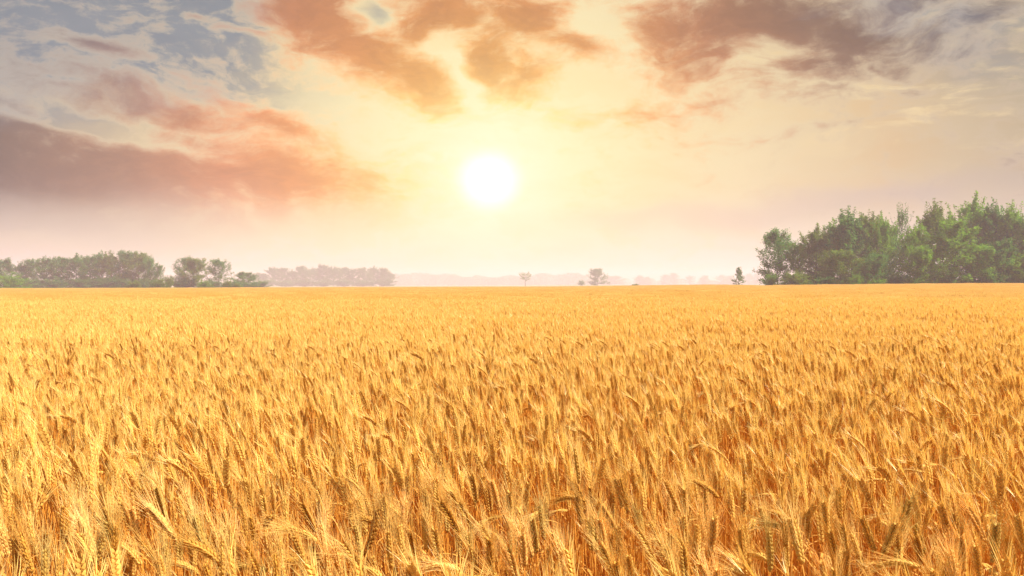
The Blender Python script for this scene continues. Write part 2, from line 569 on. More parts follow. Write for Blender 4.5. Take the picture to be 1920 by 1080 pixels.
def straw_library(count, seed):
    """bundles of earless straw that close the stand under the ears"""
    col = bpy.data.collections.new('straw_bundle')
    r = random.Random(seed)
    for c in range(count):
        st, lf = MB(), MB()
        for i in range(9):
            b = Vector((r.uniform(-.08, .08), r.uniform(-.08, .08), 0))
            h = r.uniform(.56, .76)
            t = Vector((r.gauss(-.02, .045), r.gauss(0, .04), h))
            m = b.lerp(b + t, .5) + Vector((r.gauss(0, .008), r.gauss(0, .008), 0))
            rad = r.uniform(.0017, .0026)
            st.tube([b, m, b + t], [rad * 1.1, rad, rad * .8], 4)
            if i % 4 == 0:
                o = Vector((r.uniform(-1, 1), r.uniform(-1, 1), 0)).normalized()
                p = b + t * r.uniform(.6, .95)
                sd = o.cross(Vector((0, 0, 1)))
                l = r.uniform(.08, .2)
                lf.ribbon([p, p + o * l * .3 + Vector((0, 0, l * .35)), p + o * l * .6 + Vector((0, 0, l * .1)), p + o * l * .75 - Vector((0, 0, l * .45))], [.002, .0036, .003, .0008], sd)
        me = bpy.data.meshes.new('straw_bundle_%02d' % c)
        nb = len(st.v)
        me.from_pydata(st.v + lf.v, [], st.f + [tuple(i + nb for i in q) for q in lf.f])
        me.materials.append(M_STEM); me.materials.append(M_LEAF)
        me.polygons.foreach_set('material_index', [0] * len(st.f) + [1] * len(lf.f)); me.update()
        ob = bpy.data.objects.new('straw_bundle_%02d' % c, me)
        col.objects.link(ob)
    return col


LIB_D = straw_library(10, 3)


def sward_patches(count, size, dens, seed):
    """tiles of many simplified stalks for the far part of the field"""
    col = bpy.data.collections.new('stalk_far')
    rng = random.Random(seed)
    for c in range(count):
        me = bpy.data.meshes.new('stalk_far_%02d' % c)
        mbs = [MB(), MB(), MB()]
        for i in range(int(dens * size * size)):
            x, y = rng.uniform(-size / 2, size / 2), rng.uniform(-size / 2, size / 2)
            h = rng.gauss(.80, .035)
            lean = rng.uniform(-.1, .6); ay = rng.uniform(-.35, .35)
            d = Vector((-lean, ay, 1)).normalized()
            b = Vector((x, y, h - .04))
            mbs[0].tube([b - Vector((0, 0, .4)), b], [.004, .003], 3, False)
            mbs[1].tube([b, b + d * .03, b + d * .09], [.004, .0095, .003], 3)
            for j in range(7):
                s = rng.uniform(0, .09)
                a = rng.uniform(0, 6.283)
                ad = (d + Vector((math.cos(a), math.sin(a), 0)) * .4).normalized()
                sd = Vector((1, rng.uniform(-.6, .6), 0)).normalized()
                mbs[2].ribbon([b + d * s, b + d * s + ad * .075], [.0032, .001], sd)
        v, f, mi = [], [], []
        for k, mb in enumerate(mbs):
            o = len(v)
            v += mb.v; f += [tuple(i + o for i in q) for q in mb.f]; mi += [k] * len(mb.f)
        for mt in (M_STEM, M_EAR, M_AWN): me.materials.append(mt)
        me.from_pydata(v, [], f); me.polygons.foreach_set('material_index', mi); me.update()
        ob = bpy.data.objects.new('stalk_far_%02d' % c, me)
        col.objects.link(ob)
    return col


TILE = 1.5
LIB_C = sward_patches(5, TILE, 210, 9)

# ---- individual stalks (the nearest 300 in view), parts shared between copies
NV = 24
lib0 = []
for i in range(NV):
    p = stalk_parts(700 + i, POSTURES[i % 12], 0)
    meshes = {k: p[k].mesh('wheat_' + k, MATS[k], smooth=(k != 'leaf')) for k in ('stem', 'ear', 'beard', 'leaf')}
    lib0.append((p, meshes, POSTURES[i % 12]))


def project(x, y, z):
    """approximate 1920-px frame position (roll ignored)"""
    return 960 + F * x / y, HOR - F * (z - CAMZ) / y


rng = random.Random(5)
cands = []           # every stalk position of the near zone
DENS = 170.0
cell = 1.0 / math.sqrt(DENS)


def near_points(y0, y1, dens, seed, margin=1.16, extra=.35):
    r = random.Random(seed)
    c = 1.0 / math.sqrt(dens)
    out = []
    y = y0
    while y < y1:
        hw = 0.64 * y * margin + extra
        n = int(2 * hw / c)
        for i in range(n):
            x = -hw + (i + .5) * c + r.uniform(-.5, .5) * c * 1.25
            yy = y + r.uniform(-.5, .5) * c * 1.25
            out.append((x, yy))
        y += c
    return out


def stalk_pose(r, x, y):
    w = wav(x * 1.4, y * 1.4)
    scl = 1.0 + 0.045 * w + r.gauss(0, .045)
    if r.random() < .16: scl *= r.uniform(.80, .92)
    return (r.gauss(0, .04) + .02 * math.sin(y * 1.7 + x), r.gauss(0, .045) - .02 - .04 * w, r.gauss(0, .75) if r.random() < .88 else r.uniform(-3.1, 3.1)), scl


pts_near = near_points(0.55, 9.0, DENS, 21)
rr = random.Random(77)
in_view, field_pts = [], []
for (x, y) in pts_near:
    rot, scl = stalk_pose(rr, x, y)
    px, py = project(x, y, 0.84 * scl)
    dist = math.hypot(x, y)
    if -30 < px < 1950 and py < 1085 and y > 1.3:
        in_view.append((dist, x, y, rot, scl, px, py))
    else:
        field_pts.append((x, y, gz(x, y), rot, scl, 0))
in_view.sort()
singles = in_view[:300]
for (dist, x, y, rot, scl, px, py) in in_view[300:]:
    field_pts.append((x, y, gz(x, y), rot, scl, 0))
for (x, y) in near_points(0.6, 9.0, 62.0, 24):
    w = wav(x * 1.4, y * 1.4)
    field_pts.append((x, y, gz(x, y), (0, -.02, rr.uniform(-3.1, 3.1)), 1.0 + .045 * w + rr.gauss(0, .03), 3))
for (x, y) in near_points(9.0, 33.0, 200.0, 22, 1.10, .8):
    rot, scl = stalk_pose(rr, x, y)
    field_pts.append((x, y, gz(x, y), rot, scl, 1))

# far tiles: the field's far edge follows the tree lines
def edge(x, y):
    px = 960 + F * x / y
    if px > 1425: return 152.0
    if px > 1340: return 152.0 + (1425 - px) / 85 * 88
    if px > 420: return 262.0
    return 246.0
y = 33.3
while y < 262:
    hw = 0.64 * y * 1.08 + 3
    n = int(2 * hw / (TILE * .93))
    for i in range(n):
        x = -hw + (i + rr.random()) * TILE * .93
        yy = y + rr.uniform(-.4, .4)
        if yy < edge(x, yy):
            w = wav(x * .8, yy * .5)
            field_pts.append((x, yy, gz(x, yy) - .02 + .03 * w, (0, rr.gauss(0, .03), rr.gauss(0, .25) + (math.pi if False else 0)), 1.0 + .03 * w + rr.gauss(0, .015), 2))
    y += TILE * .93

# a few hand-placed stalks the photograph shows clearly at the front: px, py of the ear's foot, distance, posture, tilt
HERO = []


def place_single(idx, x, y, rot, scl, var, tone):
    p, meshes, posture = lib0[var]
    root = bpy.data.objects.new('wheat_stalk', None)
    root.empty_display_size = .05
    root.location = (x, y, gz(x, y)); root.rotation_euler = rot; root.scale = (scl,) * 3
    root_col.objects.link(root)
    col = tuple(TONES[tone]) + (1,)
    ear_o = None
    for k in ('stem', 'leaf', 'ear', 'beard'):
        o = bpy.data.objects.new(k, meshes[k])
        o.color = col if k in ('ear', 'beard') else (1, 1, 1, 1)
        o.parent = ear_o if k == 'beard' else root
        root_col.objects.link(o)
        if k == 'ear': ear_o = o
    tipm = Matrix.LocRotScale(Vector(root.location), root.rotation_euler, Vector((scl,) * 3))
    a = tipm @ p['ear_pts'][0]; b = tipm @ p['ear_pts'][-1]
    return root, a, b


POST_WORD = {0: 'upright', 1: 'leaning', 2: 'curved', 3: 'nodding'}
recs = []
rs = random.Random(31)
for i, (dist, x, y, rot, scl, px, py) in enumerate(singles):
    var = rs.randrange(NV)
    tone = rs.choice(TONE_LIST)
    root, a, b = place_single(i, x, y, rot, scl, var, tone)
    ax, ay = project(a.x, a.y, a.z); bx, by = project(b.x, b.y, b.z)
    recs.append([root, ax, ay, bx, by, tone])

HEROES = [   # ear foot x, y -> ear tip x, y in the 1920 px frame, posture, tone
    (1688, 1005, 1712, 905, 'u', 'olive-grey'), (1655, 1045, 1692, 960, 'u', 'golden'), (1640, 1040, 1612, 960, 'u', 'golden'), (250, 930, 276, 868, 'u', 'olive-grey'),
    (36, 968, 25, 912, 'u', 'olive-grey'), (146, 985, 126, 928, 'u', 'golden'), (330, 1012, 286, 958, 'u', 'pale straw-coloured'), (170, 1072, 192, 1006, 'u', 'olive-grey'),
    (262, 1060, 230, 1002, 'c', 'golden'), (500, 1072, 458, 1058, 'n', 'olive-grey'), (733, 1068, 727, 998, 'u', 'golden'), (822, 1060, 812, 984, 'u', 'golden'),
    (970, 1050, 968, 958, 'u', 'golden'), (688, 1032, 706, 962, 'u', 'brown'), (862, 1072, 800, 1050, 'n', 'pale straw-coloured'), (1206, 1015, 1190, 930, 'u', 'olive-grey'),
    (1862, 1060, 1872, 960, 'u', 'olive-grey'), (1806, 1075, 1800, 985, 'u', 'pale straw-coloured'), (1443, 1075, 1440, 985, 'u', 'olive-grey'), (1550, 1012, 1545, 935, 'u', 'golden'),
    (1330, 1050, 1340, 965, 'u', 'pale straw-coloured'), (60, 1075, 40, 1010, 'u', 'amber'), (590, 1000, 560, 930, 'u', 'amber'), (1090, 985, 1080, 910, 'u', 'brown'),
]
UP = [i for i in range(NV) if lib0[i][2] == 'upright']
for hi, (fx, fy, tx, ty, po, tone) in enumerate(HEROES):
    # the random stalk standing nearest gives up its place
    j = min((k for k in range(len(recs)) if not recs[k][0].get('h')), key=lambda k: (recs[k][1] - fx) ** 2 + (recs[k][2] - fy) ** 2)
    old = recs[j][0]
    for ch in list(old.children_recursive): bpy.data.objects.remove(ch)
    bpy.data.objects.remove(old)
    var = {'u': UP[(hi * 3) % len(UP)], 'c': 4, 'n': 11}[po]
    eb, tp = lib0[var][0]['ear_pts'][0], lib0[var][0]['ear_pts'][-1]
    want = math.atan2(tx - fx, fy - ty)
    have = math.atan2(tp.x - eb.x, tp.z - eb.z)
    tilt = (want - have) if po == 'u' else .35 * (want - have)
    Y = (CAMZ - .79) * F / (fy - HOR)
    zt = CAMZ - (fy - HOR) * Y / F
    rb = Matrix.Rotation(tilt, 3, 'Y') @ eb
    sc_ = zt / rb.z
    x = (fx - 960) / F * Y - rb.x * sc_
    root, a, b = place_single(hi, x, Y - rb.y * sc_, (0, tilt, 0), sc_, var, tone)
    ax, ay = project(a.x, a.y, a.z); bx, by = project(b.x, b.y, b.z)
    root['h'] = 1
    recs[j] = [root, ax, ay, bx, by, tone]
for r in recs:
    if r[0].get('h'): del r[0]['h']

# labels: look first, then place along the bottom of the picture, then order among look-alikes
COLS = ['at left edge', 'beside left edge', 'near left edge', 'left of centre', 'nearer centre from left', 'just left of middle', 'just right of middle',
        'nearer centre from right', 'right of centre', 'near right edge', 'beside right edge', 'at right edge']
classes = {}
for r in recs:
    root, ax, ay, bx, by, tone = r
    dx, dy = bx - ax, ay - by
    an = math.degrees(math.atan2(dx, max(dy, 1e-3) if dy > 0 else dy))
    if dy < 12 and abs(dx) > 10 or abs(an) > 62: pos = 'drooping ' + ('left' if dx < 0 else 'right')
    elif abs(an) < 9: pos = 'upright'
    else: pos = 'leaning ' + ('left' if dx < 0 else 'right')
    c = min(11, max(0, int((ax) / 160.0)))
    row = 'lowest' if ay > 1120 else 'first' if ay > 1060 else 'second' if ay > 1000 else 'third'
    key = (tone, pos, c, row)
    classes.setdefault(key, []).append(r)
ORD = ['', 'second', 'third', 'fourth', 'fifth', 'sixth', 'seventh', 'eighth', 'ninth', 'tenth']
WN = ['', 'one', 'two', 'three', 'four', 'five', 'six', 'seven', 'eight', 'nine', 'ten']
for (tone, pos, c, row), rl in classes.items():
    rl.sort(key=lambda r: r[1])
    n = len(rl)
    for k, r in enumerate(rl):
        t = '%s wheat %s %s' % (tone, pos, COLS[c])
        t += ', %s row' % row
        if n > 1:
            t += ', leftmost alike' if k == 0 else ', rightmost alike' if k == n - 1 else ', %s alike' % ORD[min(k, 9)]
        tag(r[0], t, 'wheat stalk', 'wheat stalks at the front of the field')

# ---- the rest of the crop: one object with instances
def field_object():
    n = len(field_pts)
    me = bpy.data.meshes.new('wheat_field')
    me.vertices.add(n)
    co = np.array([(p[0], p[1], p[2]) for p in field_pts], dtype=np.float32)
    me.vertices.foreach_set('co', co.ravel())
    a = me.attributes.new('rot', 'FLOAT_VECTOR', 'POINT')
    a.data.foreach_set('vector', np.array([p[3] for p in field_pts], dtype=np.float32).ravel())
    a = me.attributes.new('scl', 'FLOAT', 'POINT')
    a.data.foreach_set('value', np.array([p[4] for p in field_pts], dtype=np.float32))
    a = me.attributes.new('lod', 'INT', 'POINT')
    lods = np.array([p[5] for p in field_pts], dtype=np.int32)
    a.data.foreach_set('value', lods)
    rn = np.random.RandomState(4)
    a = me.attributes.new('pick', 'INT', 'POINT')
    a.data.foreach_set('value', rn.randint(0, 5040, n).astype(np.int32))
    o = bpy.data.objects.new('wheat_field', me)
    root_col.objects.link(o)
    ng = bpy.data.node_groups.new('wheat_field_spread', 'GeometryNodeTree')
    ng.interface.new_socket('Geometry', in_out='INPUT', socket_type='NodeSocketGeometry')
    ng.interface.new_socket('Geometry', in_out='OUTPUT', socket_type='NodeSocketGeometry')
    N, Lk = ng.nodes, ng.links
    gi = N.new('NodeGroupInput'); go = N.new('NodeGroupOutput')
    jn = N.new('GeometryNodeJoinGeometry')

    def attr(name, typ):
        q = N.new('GeometryNodeInputNamedAttribute'); q.data_type = typ; q.inputs[0].default_value = name
        return q.outputs[0]
    rot, scl, lod, pick = attr('rot', 'FLOAT_VECTOR'), attr('scl', 'FLOAT'), attr('lod', 'INT'), attr('pick', 'INT')
    for k, lib in enumerate((LIB_A, LIB_B, LIB_C, LIB_D)):
        ci = N.new('GeometryNodeCollectionInfo')
        ci.inputs[0].default_value = lib
        ci.inputs['Separate Children'].default_value = True
        ci.inputs['Reset Children'].default_value = True
        cmp_ = N.new('FunctionNodeCompare'); cmp_.data_type = 'INT'; cmp_.operation = 'EQUAL'
        ins = [s for s in cmp_.inputs if s.enabled and s.type == 'INT']
        Lk.new(lod, ins[0]); ins[1].default_value = k
        ip = N.new('GeometryNodeInstanceOnPoints')
        Lk.new(gi.outputs[0], ip.inputs['Points'])
        Lk.new(cmp_.outputs[0], ip.inputs['Selection'])
        Lk.new(ci.outputs[0], ip.inputs['Instance'])
        ip.inputs['Pick Instance'].default_value = True
        Lk.new(pick, ip.inputs['Instance Index'])
        Lk.new(rot, ip.inputs['Rotation'])
        Lk.new(scl, ip.inputs['Scale'])
        Lk.new(ip.outputs[0], jn.inputs[0])
    Lk.new(jn.outputs[0], go.inputs[0])
    md = o.modifiers.new('spread', 'NODES')
    md.node_group = ng
    tag(o, 'ripe golden wheat stretching from behind the front stalks to the tree lines', 'wheat field', kind='stuff')
    print('FIELD POINTS', n, [(int((lods == k).sum())) for k in range(4)])
    return o


field_object()


# ------------------------------------------------------------------ ground
def ground():
    xs = [-2000, -1300, -900, -500, -300, -200] + list(range(-150, 171, 10)) + [220, 320, 500, 900, 1300, 2000]
    ys = [-60, -20, 0, 10, 20, 30, 45] + list(range(60, 281, 20)) + [320, 400, 600, 900, 1300, 2000]
    v = [(x, y, gz(x, y)) for y in ys for x in xs]
    nx = len(xs)
    f = [(j * nx + i, j * nx + i + 1, (j + 1) * nx + i + 1, (j + 1) * nx + i) for j in range(len(ys) - 1) for i in range(nx - 1)]
    me = bpy.data.meshes.new('ground'); me.from_pydata(v, [], f); me.update()
    m = bpy.data.materials.new('soil_and_far_fields'); m.use_nodes = True
    g = G(m.node_tree)
    geo = g.node('ShaderNodeNewGeometry')
    sep = g.node('ShaderNodeSeparateXYZ'); g.put(sep.inputs[0], geo.outputs['Position'])
    n1 = g.noise(geo.outputs['Position'], 3.0, 6, .6)
    soil = g.mix(n1, (0.16, 0.085, 0.035), (0.40, 0.22, 0.08))
    far = g.mix(g.noise(geo.outputs['Position'], .03, 4, .6), (0.16, 0.20, 0.06), (0.42, 0.32, 0.12))
    col = g.mix(g.sm(sep.outputs[1], 240, 275), soil, far)
    b = g.node('ShaderNodeBsdfPrincipled'); g.put(b.inputs['Base Color'], col); b.inputs['Roughness'].default_value = .95
    bp = g.node('ShaderNodeBump'); bp.inputs['Strength'].default_value = .4
    g.put(bp.inputs['Height'], n1); g.put(b.inputs['Normal'], bp.outputs[0])
    out = g.node('ShaderNodeOutputMaterial'); g.put(out.inputs[0], b.outputs[0])
    me.materials.append(m)
    o = bpy.data.objects.new('ground', me); root_col.objects.link(o)
    tag(o, kind='structure')


ground()


# ------------------------------------------------------------------ trees
def foliage_mat(name, c_lo, c_hi):
    m = bpy.data.materials.new(name); m.use_nodes = True
    g = G(m.node_tree)
    geo = g.node('ShaderNodeNewGeometry'); oi = g.node('ShaderNodeObjectInfo')
    f = g.m('ADD', g.m('MULTIPLY', geo.outputs['Random Per Island'], .6), g.m('MULTIPLY', oi.outputs['Random'], .4))
    col = g.mix(f, c_lo, c_hi)
    dif = g.node('ShaderNodeBsdfDiffuse'); g.put(dif.inputs[0], col)
    tr = g.node('ShaderNodeBsdfTranslucent'); g.put(tr.inputs[0], g.mix(1.0, col, (1.25, 1.3, .5), 'MULTIPLY'))
    mx = g.node('ShaderNodeMixShader'); mx.inputs[0].default_value = .5
    g.put(mx.inputs[1], dif.outputs[0]); g.put(mx.inputs[2], tr.outputs[0])
    out = g.node('ShaderNodeOutputMaterial'); g.put(out.inputs[0], mx.outputs[0])
    return m


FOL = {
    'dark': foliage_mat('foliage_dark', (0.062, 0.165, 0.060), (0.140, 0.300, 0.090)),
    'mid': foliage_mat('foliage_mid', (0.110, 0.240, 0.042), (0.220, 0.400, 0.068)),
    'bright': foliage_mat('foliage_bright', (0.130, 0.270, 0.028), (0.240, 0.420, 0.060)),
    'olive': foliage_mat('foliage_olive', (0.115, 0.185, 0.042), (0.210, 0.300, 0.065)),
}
M_BARK = bpy.data.materials.new('bark'); M_BARK.use_nodes = True
_g = G(M_BARK.node_tree)
_tc = _g.node('ShaderNodeTexCoord')
_n = _g.noise(_g.vm('MULTIPLY', _tc.outputs['Object'], (1, 1, .2)), 9, 5, .6)
_b = _g.node('ShaderNodeBsdfPrincipled'); _g.put(_b.inputs['Base Color'], _g.mix(_n, (0.045, 0.040, 0.028), (0.13, 0.12, 0.085)))
_b.inputs['Roughness'].default_value = .9
_o = _g.node('ShaderNodeOutputMaterial'); _g.put(_o.inputs[0], _b.outputs[0])


def crown_profile(style, t):
    if style == 'poplar':   # narrow with ragged top
        return (0.35 + 0.75 * math.sin(math.pi * min(1, t * .9 + .12)) ** .8) * (1 - .35 * t)
    if style == 'round':
        return math.sin(math.pi * min(1, .28 + t * .68)) ** .6
    if style == 'cone':
        return 1.05 - .9 * t
    if style == 'umbrella':
        return .30 + .8 * math.sin(math.pi * min(1.0, .05 + t * .85)) if t > .0 else .3
    return 1.0


def make_tree_meshes(seed, style, leaves=7000, leaf=0.030, wisp=0.0, bare=0.1):
    """unit tree: height 1, half-width 0.5 (scaled per tree)"""
    r = random.Random(seed)
    tm = MB()
    tr = [Vector((r.gauss(0, .006) * i, r.gauss(0, .006) * i, .95 * i / 8)) for i in range(9)]
    if style in ('bush',):
        tr = [Vector((0, 0, .5 * i / 8)) for i in range(9)]
    tm.tube(tr, [.016 * (1 - .9 * i / 8) + .001 for i in range(9)], 6)
    V, Fc = [], []
    nl = {'poplar': 60, 'round': 54, 'cone': 50, 'umbrella': 26, 'bush': 40}[style]
    sprays = []
    lean = Vector((-.10, 0, 0))
    for i in range(nl):
        t = ((i + r.random()) / nl)
        z0 = bare + ((.76 if style == 'poplar' else .86) - bare) * t ** .9
        if style == 'bush': z0 = .03 + .25 * r.random()
        a = r.uniform(0, 6.283)
        o = Vector((math.cos(a), math.sin(a), 0))
        if style == 'bush':
            up = r.uniform(.0, 2.2); ln = r.uniform(.40, .62)
        elif style == 'umbrella':
            up = r.uniform(.1, .55); ln = .5 * crown_profile(style, t) * r.uniform(.6, 1.1)
        else:
            up = r.uniform(-.05, .16) + .55 * t if style != 'cone' else r.uniform(.05, .3)
            ln = .5 * crown_profile(style, t) * r.uniform(.75, 1.25)
        base = along(tr, min(.99, z0 / .95 if style != 'bush' else z0))[0]
        d = (o + Vector((0, 0, up)) + lean * t).normalized()
        pts = [base]
        q = base.copy()
        for k in range(5):
            d = (d + Vector((r.gauss(0, .10), r.gauss(0, .10), (-.03 + .09 * t) if style != 'bush' else .1))).normalized()
            q = q + d * ln / 5
            if q.z > 1.02: q.z = 1.02 - .01 * r.random()
            pts.append(q.copy())
        tm.tube(pts, [.0042 * (1 - .85 * k / 5) * (1.25 - t) + .0008 for k in range(6)], 3, False)
        sprays.append((pts, 1.0))
        for k in range(4):
            s = r.uniform(.3, .95)
            b, tt = along(pts, s)
            dd = (tt + Vector((r.gauss(0, .6), r.gauss(0, .6), r.uniform(.0, .3)))).normalized()
            l2 = ln * r.uniform(.22, .5)
            tw = [b, b + dd * l2 * .5, b + dd * l2 + Vector((0, 0, .1 * l2))]
            tm.tube(tw, [.002, .0015, .0006], 3, False)
            sprays.append((tw, .6))
    # tip leaders of the crown, like upright feathers
    if style in ('poplar', 'cone'):
        for k in range(15 if style == 'poplar' else 2):
            a = r.uniform(0, 6.283); rad = r.uniform(0, .26)
            b = Vector((math.cos(a) * rad, math.sin(a) * rad, r.uniform(.62, .80)))
            tip = b + Vector((-.04 + r.gauss(0, .025), r.gauss(0, .025), r.uniform(.35, 1.0) * (1.0 - b.z) * (1.15 - rad * 1.6)))
            tw = [b, b.lerp(tip, .5), tip]
            tm.tube(tw, [.003, .002, .0006], 3, False)
            sprays.append((tw, .8 + wisp))
    tot = sum(w for _, w in sprays)
    for pts, w in sprays:
        n = int(leaves * w / tot)
        for _ in range(n):
            s = r.random() ** .7
            p, tt = along(pts, min(.999, s))
            sg = .020 * (1.25 - .8 * s) * (1.4 if style in ('round', 'bush') else 1.0)
            c = p + Vector((r.gauss(0, sg * 1.6), r.gauss(0, sg * 1.6), r.gauss(0, sg * (1.5 if style == 'round' else .8))))
            if c.z < .015: c.z = .015 + r.random() * .02
            sz = leaf * r.uniform(.5, 1.1)
            u = Vector((r.gauss(0, 1), r.gauss(0, 1), r.gauss(0, .7) + .2)).normalized()
            v = u.orthogonal().normalized()
            v = (v * math.cos(1.3 * _) + u.cross(v) * math.sin(1.3 * _))
            b = len(V)
            zs = Vector((1, 1, .45))
            V += [tuple(c - u * zs * sz * .5), tuple(c + v * zs * sz * .34), tuple(c + u * zs * sz * .5), tuple(c - v * zs * sz * .34)]
            Fc.append((b, b + 1, b + 2, b + 3))
    cm = bpy.data.meshes.new('tree_crown'); cm.from_pydata(V, [], Fc); cm.materials.append(FOL['mid']); cm.update()
    return tm.mesh('tree_trunk', M_BARK), cm


TREES = {
    'poplar': [make_tree_meshes(40 + i, 'poplar', 15000, .046, bare=.02) for i in range(4)],
    'round': [make_tree_meshes(50 + i, 'round', 15000, .050, bare=.02) for i in range(3)],
    'wispy': [make_tree_meshes(60, 'poplar', 3000, .045, 1.0, bare=.15)],
    'cone': [make_tree_meshes(70, 'cone', 4500, .07, bare=.05)],
    'umbrella': [make_tree_meshes(80, 'umbrella', 1500, .06, bare=.42)],
    'bush': [make_tree_meshes(90 + i, 'bush', 6500, .060) for i in range(2)],
    'open': [make_tree_meshes(95 + i, 'round', 7500, .055, bare=.14) for i in range(2)],
}
_tc_ = {}
WIDE = dict(poplar=1.25, round=1.15, wispy=1.0, cone=1.0, umbrella=1.1, bush=1.1, open=1.05)


def horizon(px):
    return HOR - (px - 960) * math.tan(ROLL)


def tree(px, top, Y, wpx, style, tone, label, group, name='tree', cat='tree', lean=0.0):
    """a tree whose trunk stands at azimuth px and distance Y; its size in metres follows from the angles"""
    x = (px - 960) / F * Y
    z0 = gz(x, Y)
    H = CAMZ + (horizon(px) - top) / F * Y - z0
    W = wpx / F * Y * WIDE[style]
    k = _tc_.get(style, 0); _tc_[style] = k + 1
    tmesh, cmesh = TREES[style][k % len(TREES[style])]
    root = bpy.data.objects.new(name, None)
    root.location = (x, Y, z0 - .05)
    root.rotation_euler = (0, lean, (k * 2.4) % 6.283 if lean == 0 and style != 'wispy' else 0)
    root_col.objects.link(root)
    t = bpy.data.objects.new('trunk', tmesh); c = bpy.data.objects.new('crown', cmesh)
    for o in (t, c):
        o.parent = root; o.scale = (W, W, H); root_col.objects.link(o)
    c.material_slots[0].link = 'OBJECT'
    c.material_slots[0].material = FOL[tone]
    tag(root, label, cat, group)
    return root


GR = 'poplars of the wood on the right'
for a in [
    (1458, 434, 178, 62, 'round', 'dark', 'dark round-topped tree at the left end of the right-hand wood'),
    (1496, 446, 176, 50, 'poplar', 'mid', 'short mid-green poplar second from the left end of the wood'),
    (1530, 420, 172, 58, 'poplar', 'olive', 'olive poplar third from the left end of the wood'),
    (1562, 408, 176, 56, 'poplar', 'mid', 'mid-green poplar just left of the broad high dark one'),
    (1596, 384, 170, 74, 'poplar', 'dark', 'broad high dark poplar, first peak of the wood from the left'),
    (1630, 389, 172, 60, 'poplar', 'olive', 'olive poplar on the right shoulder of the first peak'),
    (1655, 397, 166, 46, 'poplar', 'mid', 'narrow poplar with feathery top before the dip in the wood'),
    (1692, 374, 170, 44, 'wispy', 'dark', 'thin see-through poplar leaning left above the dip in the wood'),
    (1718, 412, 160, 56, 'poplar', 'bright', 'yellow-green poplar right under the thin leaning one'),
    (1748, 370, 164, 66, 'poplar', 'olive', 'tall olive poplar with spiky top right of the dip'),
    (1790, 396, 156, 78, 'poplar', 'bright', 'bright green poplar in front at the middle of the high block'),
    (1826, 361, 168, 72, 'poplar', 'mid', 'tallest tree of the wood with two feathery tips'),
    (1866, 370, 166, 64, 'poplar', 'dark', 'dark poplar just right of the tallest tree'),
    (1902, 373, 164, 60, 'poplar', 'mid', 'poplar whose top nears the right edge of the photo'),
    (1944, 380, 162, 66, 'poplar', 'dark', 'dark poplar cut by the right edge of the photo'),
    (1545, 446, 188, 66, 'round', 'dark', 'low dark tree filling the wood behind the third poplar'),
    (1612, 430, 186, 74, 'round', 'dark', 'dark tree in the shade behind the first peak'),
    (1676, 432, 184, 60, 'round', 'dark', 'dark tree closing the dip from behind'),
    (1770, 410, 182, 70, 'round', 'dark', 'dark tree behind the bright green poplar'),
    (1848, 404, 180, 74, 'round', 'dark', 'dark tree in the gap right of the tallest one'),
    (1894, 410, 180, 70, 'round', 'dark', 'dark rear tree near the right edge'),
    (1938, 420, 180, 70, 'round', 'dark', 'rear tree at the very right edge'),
    (1730, 462, 155, 50, 'round', 'bright', 'small bright yellow-green tree at the front foot of the wood'),
    (1835, 462, 156, 66, 'round', 'mid', 'low spreading tree in front of the tallest poplar'),
    (1880, 452, 157, 60, 'round', 'dark', 'low dark tree at the front, near the right edge'),
    (1575, 470, 160, 64, 'round', 'olive', 'low olive tree in front of the left part of the wood'),
    (1640, 478, 158, 56, 'round', 'dark', 'low dark tree behind the two small bright bushes'),
    (1925, 470, 154, 56, 'poplar', 'bright', 'short bright poplar half out of the right edge'),
    (1985, 385, 164, 66, 'poplar', 'mid', 'poplar standing just outside the right edge'),
]:
    tree(*a, GR)
GB = 'bushes along the foot of the wood'
for a in [
    (1605, 502, 155, 27, 'bush', 'bright', 'small bright yellow-green bush standing before the dark trees'),
    (1641, 514, 155, 40, 'bush', 'bright', 'low wide bright bush just right of the small one'),
    (1492, 496, 166, 50, 'bush', 'olive', 'olive bush at the foot of the wood near its left end'),
    (1445, 500, 172, 34, 'bush', 'mid', 'bush at the foot of the leftmost dark tree of the wood'),
    (1716, 510, 154, 46, 'bush', 'bright', 'bright bush under the yellow-green poplar'),
    (1770, 505, 155, 54, 'bush', 'mid', 'mid-green bush under the bright poplar'),
    (1860, 498, 154, 60, 'bush', 'dark', 'dark bush at the field edge right of the bright poplar'),
    (1905, 502, 154, 46, 'bush', 'mid', 'bush at the field edge by the right side of the photo'),
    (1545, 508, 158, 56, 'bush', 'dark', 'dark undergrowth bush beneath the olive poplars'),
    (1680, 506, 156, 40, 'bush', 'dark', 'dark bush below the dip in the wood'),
]:
    tree(*a, GB, name='bush', cat='bush')

